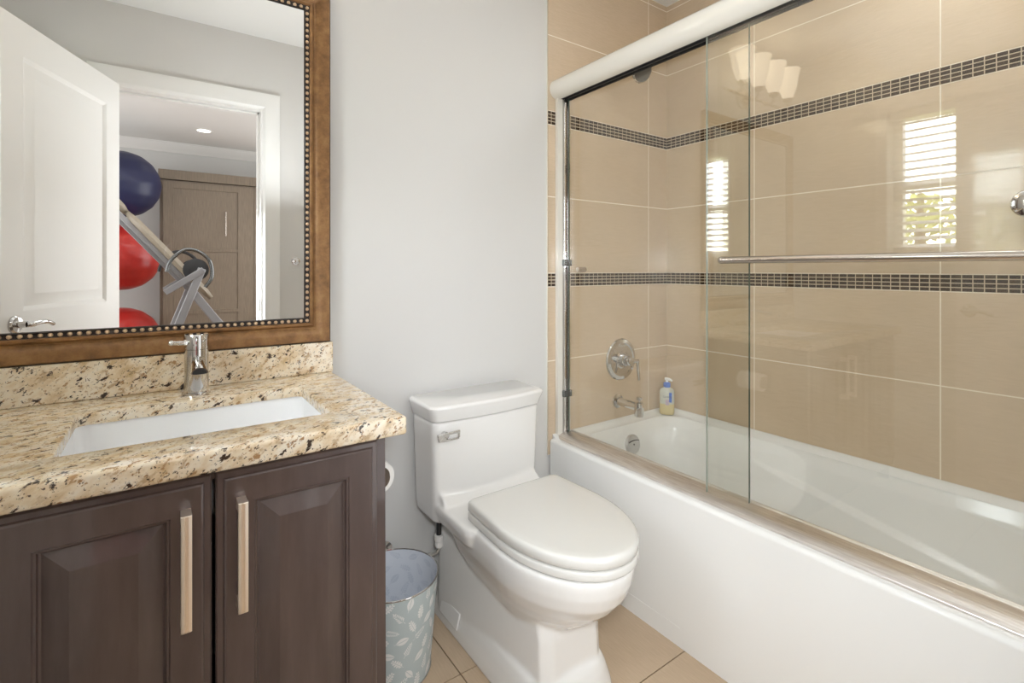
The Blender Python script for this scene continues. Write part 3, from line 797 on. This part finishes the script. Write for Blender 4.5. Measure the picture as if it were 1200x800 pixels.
hd = MB().cyl((vx,YT-0.065,vz),(vx+0.030,YT-0.080,vz),0.0085,16).cyl((vx+0.026,YT-0.078,vz+0.006),(vx+0.030,YT-0.082,vz-0.085),0.0075,16,0.0058)
A('handle', hd, M['chrome'])
shx = 1.712
sh_ = thing('showerhead', (shx, YT, 2.10), 'chrome shower head on an arm high on the tiled wall', 'shower head')
A = Part(sh_)
A('arm', MB().tube(catmull([(shx,YT,2.10),(shx,YT-0.05,2.102),(shx,YT-0.080,2.080),(shx,YT-0.095,2.040)],6),0.0085,14).lathe((shx,YT+0.0005,2.10),(0,-1,0),[(0,0.030),(0.006,0.028),(0.012,0.012)],28), M['chrome'])
hn = Vector((-0.10,-0.86,-0.50)).normalized(); hc = Vector((shx,YT-0.090,2.044))
hdm = A('head', MB().lathe(hc, hn, [(0,0.010),(0.010,0.016),(0.025,0.030),(0.042,0.047),(0.054,0.050),(0.058,0.046)], 36), M['chrome'])
fc = hc+hn*0.0585
A('spray_face', MB().lathe(fc-hn*0.001, hn, [(0,0.044),(0.001,0.044),(0.003,0.016),(0.003,0)], 36), M['spray'], hdm)

# soap bottle on the tub corner
bx, by, bz = 1.978, 1.520, 0.4655
sbt = thing('soap_bottle', (bx, by, bz), 'half-full pump bottle of pale yellow soap on the back corner of the bathtub', 'bottle')
A = Part(sbt)
fd = Vector((-0.80,-0.60,0)); rd = Vector((0.60,-0.80,0))            # facing direction and its right
def oval(a, b_, z, n=32):
    o = []
    for i in range(n):
        t = 2*PI*i/n; c_, s_ = math.cos(t), math.sin(t)
        p = rd*(a*math.copysign(abs(c_)**0.8, c_))+fd*(b_*math.copysign(abs(s_)**0.8, s_)); o.append((bx+p.x, by+p.y, bz+z))
    return o
A('bottle', MB().loft([oval(*q) for q in ((0.028,0.016,0),(0.032,0.020,0.003),(0.034,0.0215,0.012),(0.034,0.0215,0.105),(0.032,0.020,0.116),(0.026,0.017,0.123),(0.016,0.014,0.128),(0.014,0.014,0.131))]), M['bottle'], angle=50)
A('collar', MB().lathe((bx,by,bz+0.130),(0,0,1),[(0,0.0150),(0.002,0.0165),(0.018,0.0165),(0.022,0.013),(0.024,0.006)],28), M['blue'])
pm = MB().cyl((bx,by,bz+0.150),(bx,by,bz+0.168),0.0055,16)
q0 = Vector((bx,by,bz+0.168)); pd = (rd*0.9+fd*0.4).normalized()
pm.tube([q0-pd*0.010, q0, q0+pd*0.014, q0+pd*0.026+Vector((0,0,-0.006))], [0.006,0.0075,0.006,0.004], 12)
A('pump', pm, M['white_plastic'])
fr0 = Vector((bx,by,bz))+fd*0.0222
def patch(x0, x1, z0, z1, dd=0.0): return MB().obox(fr0+fd*dd+rd*(x0+x1)/2+Vector((0,0,(z0+z1)/2)), rd*(x1-x0)/2, fd*0.0002, Vector((0,0,(z1-z0)/2)))
lb = A('label_stripe', patch(0.010,0.022,0.062,0.108), M['blue'], smooth=False)
A('label_text_block', patch(-0.006,0.010,0.048,0.074), M['pink_ink'], smooth=False)
cu = bpy.data.curves.new('lettering', 'FONT'); cu.body = 'CeraVe'; cu.size = 0.0125; cu.align_x = 'CENTER'
tmp = bpy.data.objects.new('lettering', cu); C.objects.link(tmp)
bpy.context.view_layer.update()
me = bpy.data.meshes.new_from_object(tmp.evaluated_get(bpy.context.evaluated_depsgraph_get()))
C.objects.unlink(tmp); bpy.data.objects.remove(tmp)
tx = MB(); c0 = fr0+fd*0.0006+rd*0.002+Vector((0,0,0.084))
tx.add([c0+rd*v.co.x+Vector((0,0,v.co.y)) for v in me.vertices], [tuple(p.vertices) for p in me.polygons])
A('lettering', tx, M['ink'], smooth=False)

# ------------------------------------------------------------------ sliding shower door
sd_ = thing('shower_door', (1.35, 0.80, 0.47), 'frameless sliding glass shower door with white header above the bathtub', 'shower door')
A = Part(sd_)
HY0, HY1 = 0.0295, YT-0.0005
def ext(prof, y0, y1): return MB().loft([[(x,y,z) for x, z in prof] for y in (y0, y1)])
hp = [(1.402,1.872),(1.402,1.935),(1.380,1.938)]
for k in range(13):
    a = PI/2+PI*k/12; hp.append((1.334+0.036*math.cos(a), 1.8985+0.0395*math.sin(a)))
hp += [(1.340,1.858),(1.344,1.872)]
A('header_rail', ext(hp, HY0, HY1), M['header'], angle=40)
A('header_channel', MB().box(1.341,1.351,HY0,HY1,1.861,1.871).box(1.366,1.372,HY0,HY1,1.861,1.871).box(1.388,1.394,HY0,HY1,1.861,1.871), M['black'], smooth=False)
A('bottom_track', ext([(1.322,RIM-0.001),(1.322,RIM+0.006),(1.330,RIM+0.012),(1.352,RIM+0.020),(1.386,RIM+0.024),(1.390,RIM+0.029),(1.394,RIM+0.029),(1.396,RIM-0.003)], HY0, HY1), M['brushed'], bevel=0.001)
for y, s in ((HY1, -1), (HY0, 1)):
    jm = A('wall_jamb', MB().box(1.328,1.356,min(y,y+s*0.016),max(y,y+s*0.016),RIM+0.012,1.86), M['header'], bevel=0.001)
    A('jamb_channel', MB().box(1.357,1.370,min(y,y+s*0.024),max(y,y+s*0.024),RIM+0.02,1.86).box(1.376,1.391,min(y,y+s*0.024),max(y,y+s*0.024),RIM+0.025,1.86).box(1.357,1.391,min(y,y+s*0.006),max(y,y+s*0.006),RIM+0.02,1.86), M['chrome'], jm, bevel=0.003, seg=3)
    for z in (0.645, 1.185):
        A('bumper', MB().box(1.352,1.394,min(y,y+s*0.030),max(y,y+s*0.030),z-0.013,z+0.013), M['gunmetal'], jm, bevel=0.002)
def panel(x, y0, y1, em='glass_edge'):
    t = 0.003
    g = MB().box(x-t, x+t, y0, y1, RIM+0.022, 1.868)
    p = A('glass_panel', g, M['glass'], smooth=False)
    A('panel_edge', MB().box(x-t-0.0001,x+t+0.0001,y0-0.0004,y0+0.0012,RIM+0.022,1.868).box(x-t-0.0001,x+t+0.0001,y1-0.0012,y1+0.0004,RIM+0.022,1.868), M[em], p, smooth=False)
    return p
p_out = panel(1.347, 0.048, 0.890, 'glass_edge_pale')
p_in = panel(1.380, 0.775, 1.550)
bar = MB().tube([(1.300,0.098,1.184),(1.300,0.812,1.184)], 0.0098, 20)
bar.sphere((1.300,0.812,1.184), 0.0105, 18, 10).sphere((1.300,0.098,1.184), 0.0105, 18, 10)
for y in (0.800, 0.110): bar.cyl((1.300,y,1.184),(1.344,y,1.184),0.0075,16)
A('towel_bar', bar, M['satin'], p_out)
A('inner_knob', MB().lathe((1.383,1.500,1.157),(1,0,0),[(0,0.0105),(0.040,0.0105),(0.042,0.009)],24), M['satin'], p_in)
A('round_knob', MB().lathe((1.3438,0.205,1.283),(-1,0,0),[(0,0.022),(0.002,0.0255),(0.006,0.0265),(0.010,0.0245),(0.013,0.017),(0.0145,0.0)],32), M['chrome'], p_out)

# robe hook on the near wall (seen in the mirror)
rh = thing('robe_hook', (0.640, YN, 1.205), 'small chrome robe hook on the wall beside the doorway, seen in the mirror', 'hook')
A = Part(rh)
A('rose', MB().lathe((0.640,YN,1.205),(0,1,0),[(0,0.024),(0.006,0.023),(0.009,0.010)],24), M['chrome'])
A('peg', MB().lathe((0.640,YN+0.008,1.205),(0,1,0),[(0,0.007),(0.025,0.007),(0.032,0.015),(0.042,0.015),(0.045,0.0)],20), M['chrome'])

# ------------------------------------------------------------------ bedroom beyond the doorway (seen in the mirror)
BXL, BXR, BYF = -1.6, 2.02, -3.12
struct('floor_bedroom', MB().box(BXL, BXR, BYF, -0.10, -0.06, 0.0), M['wood_floor'], smooth=False)
struct('ceiling_bedroom', MB().box(BXL, BXR, BYF, -0.10, CEIL, CEIL+0.08), M['ceiling'], smooth=False)
struct('wall_bedroom_far', MB().box(BXL, BXR, BYF-0.1, BYF, 0, CEIL), M['bed_paint'], smooth=False)
struct('wall_bedroom_left', MB().box(BXL-0.1, BXL, BYF-0.1, -0.10, 0, CEIL), M['bed_paint'], smooth=False)
struct('wall_bedroom_right', MB().box(BXR, BXR+0.1, BYF-0.1, -0.10, 0, CEIL), M['bed_paint'], smooth=False)
struct('wall_bedroom_near', MB().box(BXL, XL-0.12, -0.10, -0.02, 0, CEIL), M['bed_paint'], smooth=False)
cp = [(0,0),(0,-0.095),(0.010,-0.092),(0.014,-0.080),(0.030,-0.068),(0.050,-0.036),(0.066,-0.020),(0.072,-0.008),(0.085,-0.006),(0.085,0)]
struct('trim_2', MB().loft([[(x, BYF+d, CEIL+z) for d, z in cp] for x in (BXL, BXR)]), M['trim'], angle=40)

wd = thing('wardrobe', (0.9, -2.95, 0), 'taupe wood wall-bed cabinet with shaker doors, seen in the mirror', 'cabinet')
A = Part(wd)
wx0, wx1, wy = -0.015, 1.95, -2.80
A('carcass', MB().box(wx0, wx1, BYF+0.002, wy, 0, 2.035), M['taupe'], bevel=0.002)
A('cornice', MB().box(wx0-0.012, wx1+0.012, BYF+0.002, wy+0.018, 2.040, 2.134), M['taupe'], bevel=0.003)
def wdoor(x0, x1, hx):
    mb = MB(); y = wy+0.001; z0, z1 = 0.06, 2.015; t = 0.02; sw = 0.085
    zz = [z0, z0+0.11, 0.745, 0.747+0.0, 1.335, 1.363+0.0, 1.955, z1]
    spans = [(z0,0.17,0),(0.17,0.715,1),(0.715,0.748,0),(0.748,1.335,1),(1.335,1.363,0),(1.363,1.957,1),(1.957,z1,0)]
    mb.loft([[(x,y+tt,z) for x, z in ((x0,z0),(x1,z0),(x1,z1),(x0,z1))] for tt in (0,t)], True, False)
    xs_ = [x0, x0+sw, x1-sw*1.75, x1]
    for i in range(3):
        for a, b2, hole in spans:
            if hole and i == 1:
                mb.rects((xs_[1],y+t,a),(1,0,0),(0,0,1),(0,1,0),xs_[2]-xs_[1],b2-a,[(0,0),(0.001,-0.010),(0.002,-0.010)])
            else: mb.add([(xs_[i],y+t,a),(xs_[i+1],y+t,a),(xs_[i+1],y+t,b2),(xs_[i],y+t,b2)],[(0,1,2,3)])
    d = A('door', mb, M['taupe'], angle=20)
    if hx:
        A('handle', MB().cyl((hx,y+t+0.03,1.498),(hx,y+t+0.03,1.748),0.006,12).cyl((hx,y+t-0.01,1.53),(hx,y+t+0.03,1.53),0.005,10).cyl((hx,y+t-0.01,1.715),(hx,y+t+0.03,1.715),0.005,10), M['satin'], d)
wdoor(0.010, 0.802, 0.540); wdoor(0.806, 1.60, None)

# exercise balls on a rack
bgx, bgy, bgr = -0.288, -2.42, 0.288
rk = thing('ball_rack', (-0.60, bgy, 0), 'black upright rack holding the exercise balls, behind the open door in the mirror', 'rack')
A = Part(rk)
A('post', MB().box(-0.62,-0.58,bgy-0.02,bgy+0.02,0,2.2).box(-0.78,-0.35,bgy-0.2,bgy+0.2,0,0.03), M['black'], bevel=0.003)
for zc, nm in ((1.905,0),(1.265,0),(0.535,0)):
    rr0 = 0.19; zr = zc-math.sqrt(bgr**2-rr0**2)-0.006
    A('cradle', MB().tube([(bgx+rr0*math.cos(a), bgy+rr0*math.sin(a), zr) for a in [PI*0.62+PI*0.76*i/20 for i in range(21)]], 0.006, 10).cyl((bgx-rr0,bgy,zr),(-0.59,bgy,zr),0.007,10), M['black'])
for zc, m_, lab, sq in ((1.905,'navy','navy blue exercise ball, topmost of the three in the mirror',1.0),
                    (1.265,'red','red exercise ball below the navy one in the mirror',1.0),
                    (0.535,'red','red exercise ball lowest of the three in the mirror',1.0)):
    bt = MB(); rings = []
    nu, nv = 48, 64
    for i in range(nv+1):
        a = -PI/2+PI*i/nv
        rr = bgr+0.0022*math.cos(18*a)*(0.6 if abs(a) < 1.3 else 0)
        rings.append([(bgx+rr*math.cos(a)*math.cos(2*PI*k/nu), bgy+rr*math.cos(a)*math.sin(2*PI*k/nu), zc+rr*math.sin(a)) for k in range(nu)])
    bt.loft(rings, False, False)
    ob = build('exercise_ball', bt, M[m_], None, (bgx,bgy,zc), angle=180); ob.location = (bgx,bgy,zc)
    tag(ob, lab, 'ball', 'exercise balls on the rack')

# inversion table
it = thing('inversion_table', (0.2, -1.68, 0), 'folding grey steel inversion table with tan padded backrest, seen in the mirror', 'exercise equipment')
A = Part(it)
iy = -1.68
pa, pc = Vector((-0.52,iy,1.885)), Vector((0.36,iy,0.82)); dv = (pc-pa).normalized(); up_ = Vector((-dv.z,0,dv.x)); up_ = up_ if up_.z > 0 else -up_
def seg(t0, t1, w, th, lift):
    a, b2 = pa+dv*t0+up_*lift, pa+dv*t1+up_*lift; n = 10; rings = []
    for i in range(n+1):
        u = i/n; k = 0.6+0.4*math.sqrt(max(0, 1-(abs(2*u-1))**8))
        c = a+(b2-a)*u
        rings.append([c+Vector((0,w*k*cx,0))+up_*(th*cz*k) for cx, cz in ((-0.9,-0.5),(0.9,-0.5),(1,0),(0.85,0.5),(-0.85,0.5),(-1,0))])
    return MB().loft(rings)
A('head_pad', seg(0.02,0.42,0.15,0.055,0.045), M['pad'], angle=60)
A('back_pad', seg(0.43,1.28,0.20,0.055,0.045), M['pad'], angle=60)
fr = MB()
for s in (-1, 1): fr.bar(pa+dv*0.02+Vector((0,s*0.12,0)), pa+dv*1.10+Vector((0,s*0.12,0)), 0.03, 0.035)
fr.bar(pa+dv*0.05+up_*-0.03, pa+dv*1.75+up_*-0.03, 0.03, 0.03)
A('bed_frame', fr, M['steel'], bevel=0.003)
hub = Vector((0.255,iy,1.135))
for s in (-1, 1):
    yo = Vector((0,s*0.30,0))
    A('leg', MB().bar(hub+yo+Vector((0,0,0.03)), Vector((-0.15,iy,0.02))+yo, 0.028, 0.055), M['steel'], bevel=0.004)
    A('leg', MB().bar(Vector((0.20,iy,0.98))+yo*0.94, Vector((0.86,iy,0.02))+yo*0.94, 0.028, 0.055), M['steel'], bevel=0.004)
    A('pivot_arm', MB().bar(hub+yo*1.05+Vector((0.01,0,0.02)), Vector((0.02,iy,0.985))+yo*1.0, 0.02, 0.045), M['steel'], bevel=0.003)
    lp = catmull([Vector((0.03,iy,1.14))+yo,Vector((0.06,iy,1.23))+yo,Vector((0.14,iy,1.305))+yo,Vector((0.23,iy,1.295))+yo,Vector((0.305,iy,1.22))+yo,Vector((0.318,iy,1.10))+yo,Vector((0.275,iy,1.02))+yo], 8)
    if s < 0: lp = [p+Vector((-0.05,0,0)) for p in lp]
    A('grab_handle', MB().tube(lp, 0.013, 12), M['gunmetal'] if s > 0 else M['black'])
    A('hub_cover', MB().lathe(hub+yo*0.93+Vector((-0.04,0,0.02)), (0,1 if s > 0 else -1,0), [(0,0.085),(0.012,0.085),(0.018,0.07)], 28), M['black'])
for x in (-0.15, 0.86): A('floor_bar', MB().bar((x,iy-0.3,0.02),(x,iy+0.3,0.02),0.04,0.04,(0,0,1)), M['black'], bevel=0.004)

dl = thing('recessed_downlight', (0.325, -2.36, CEIL), 'round recessed downlight in the bedroom ceiling, seen in the mirror', 'light fixture')
A = Part(dl)
A('trim_ring', MB().lathe((0.325,-2.36,CEIL),(0,0,-1),[(0,0.075),(0.004,0.074),(0.006,0.058),(0.002,0.054)],32,False,False), M['trim'])
A('lens', MB().lathe((0.325,-2.36,CEIL-0.002),(0,0,-1),[(0,0.055),(0.001,0.054),(0.001,0)],32), M['lamp'])

# ------------------------------------------------------------------ outside the window
struct('ground', MB().box(-14, XL-0.13, -8, 9, -0.7, -0.6), M['grass'], smooth=False)
tr = thing('garden_tree', (-4.2, 1.9, -0.6), 'leafy yellow-green tree outside the window, reflected in the shower glass', 'tree')
A = Part(tr)
A('trunk', MB().tube([(-4.2,1.9,-0.6),(-4.25,1.95,0.4),(-4.15,1.9,1.2),(-4.2,1.9,2.0)], [0.10,0.08,0.06,0.03], 10), M['bark'])
lf = MB(); rr = random.Random(5)
for k in range(3800):
    a, e, q = rr.uniform(0,2*PI), math.asin(rr.uniform(-1,1)), rr.uniform(0.35,1)**0.5
    c = Vector((-4.2+1.0*q*math.cos(a)*math.cos(e), 1.9+2.4*q*math.sin(a)*math.cos(e), 1.15+0.85*q*math.sin(e)))
    u = Vector((rr.uniform(-1,1),rr.uniform(-1,1),rr.uniform(-1,1))).normalized(); w = u.orthogonal().normalized(); s_ = rr.uniform(0.04,0.08)
    lf.add([c-u*s_, c+w*s_*0.45, c+u*s_, c-w*s_*0.45], [(0,1,2,3)])
A('foliage', lf, M['leaf'], smooth=False)
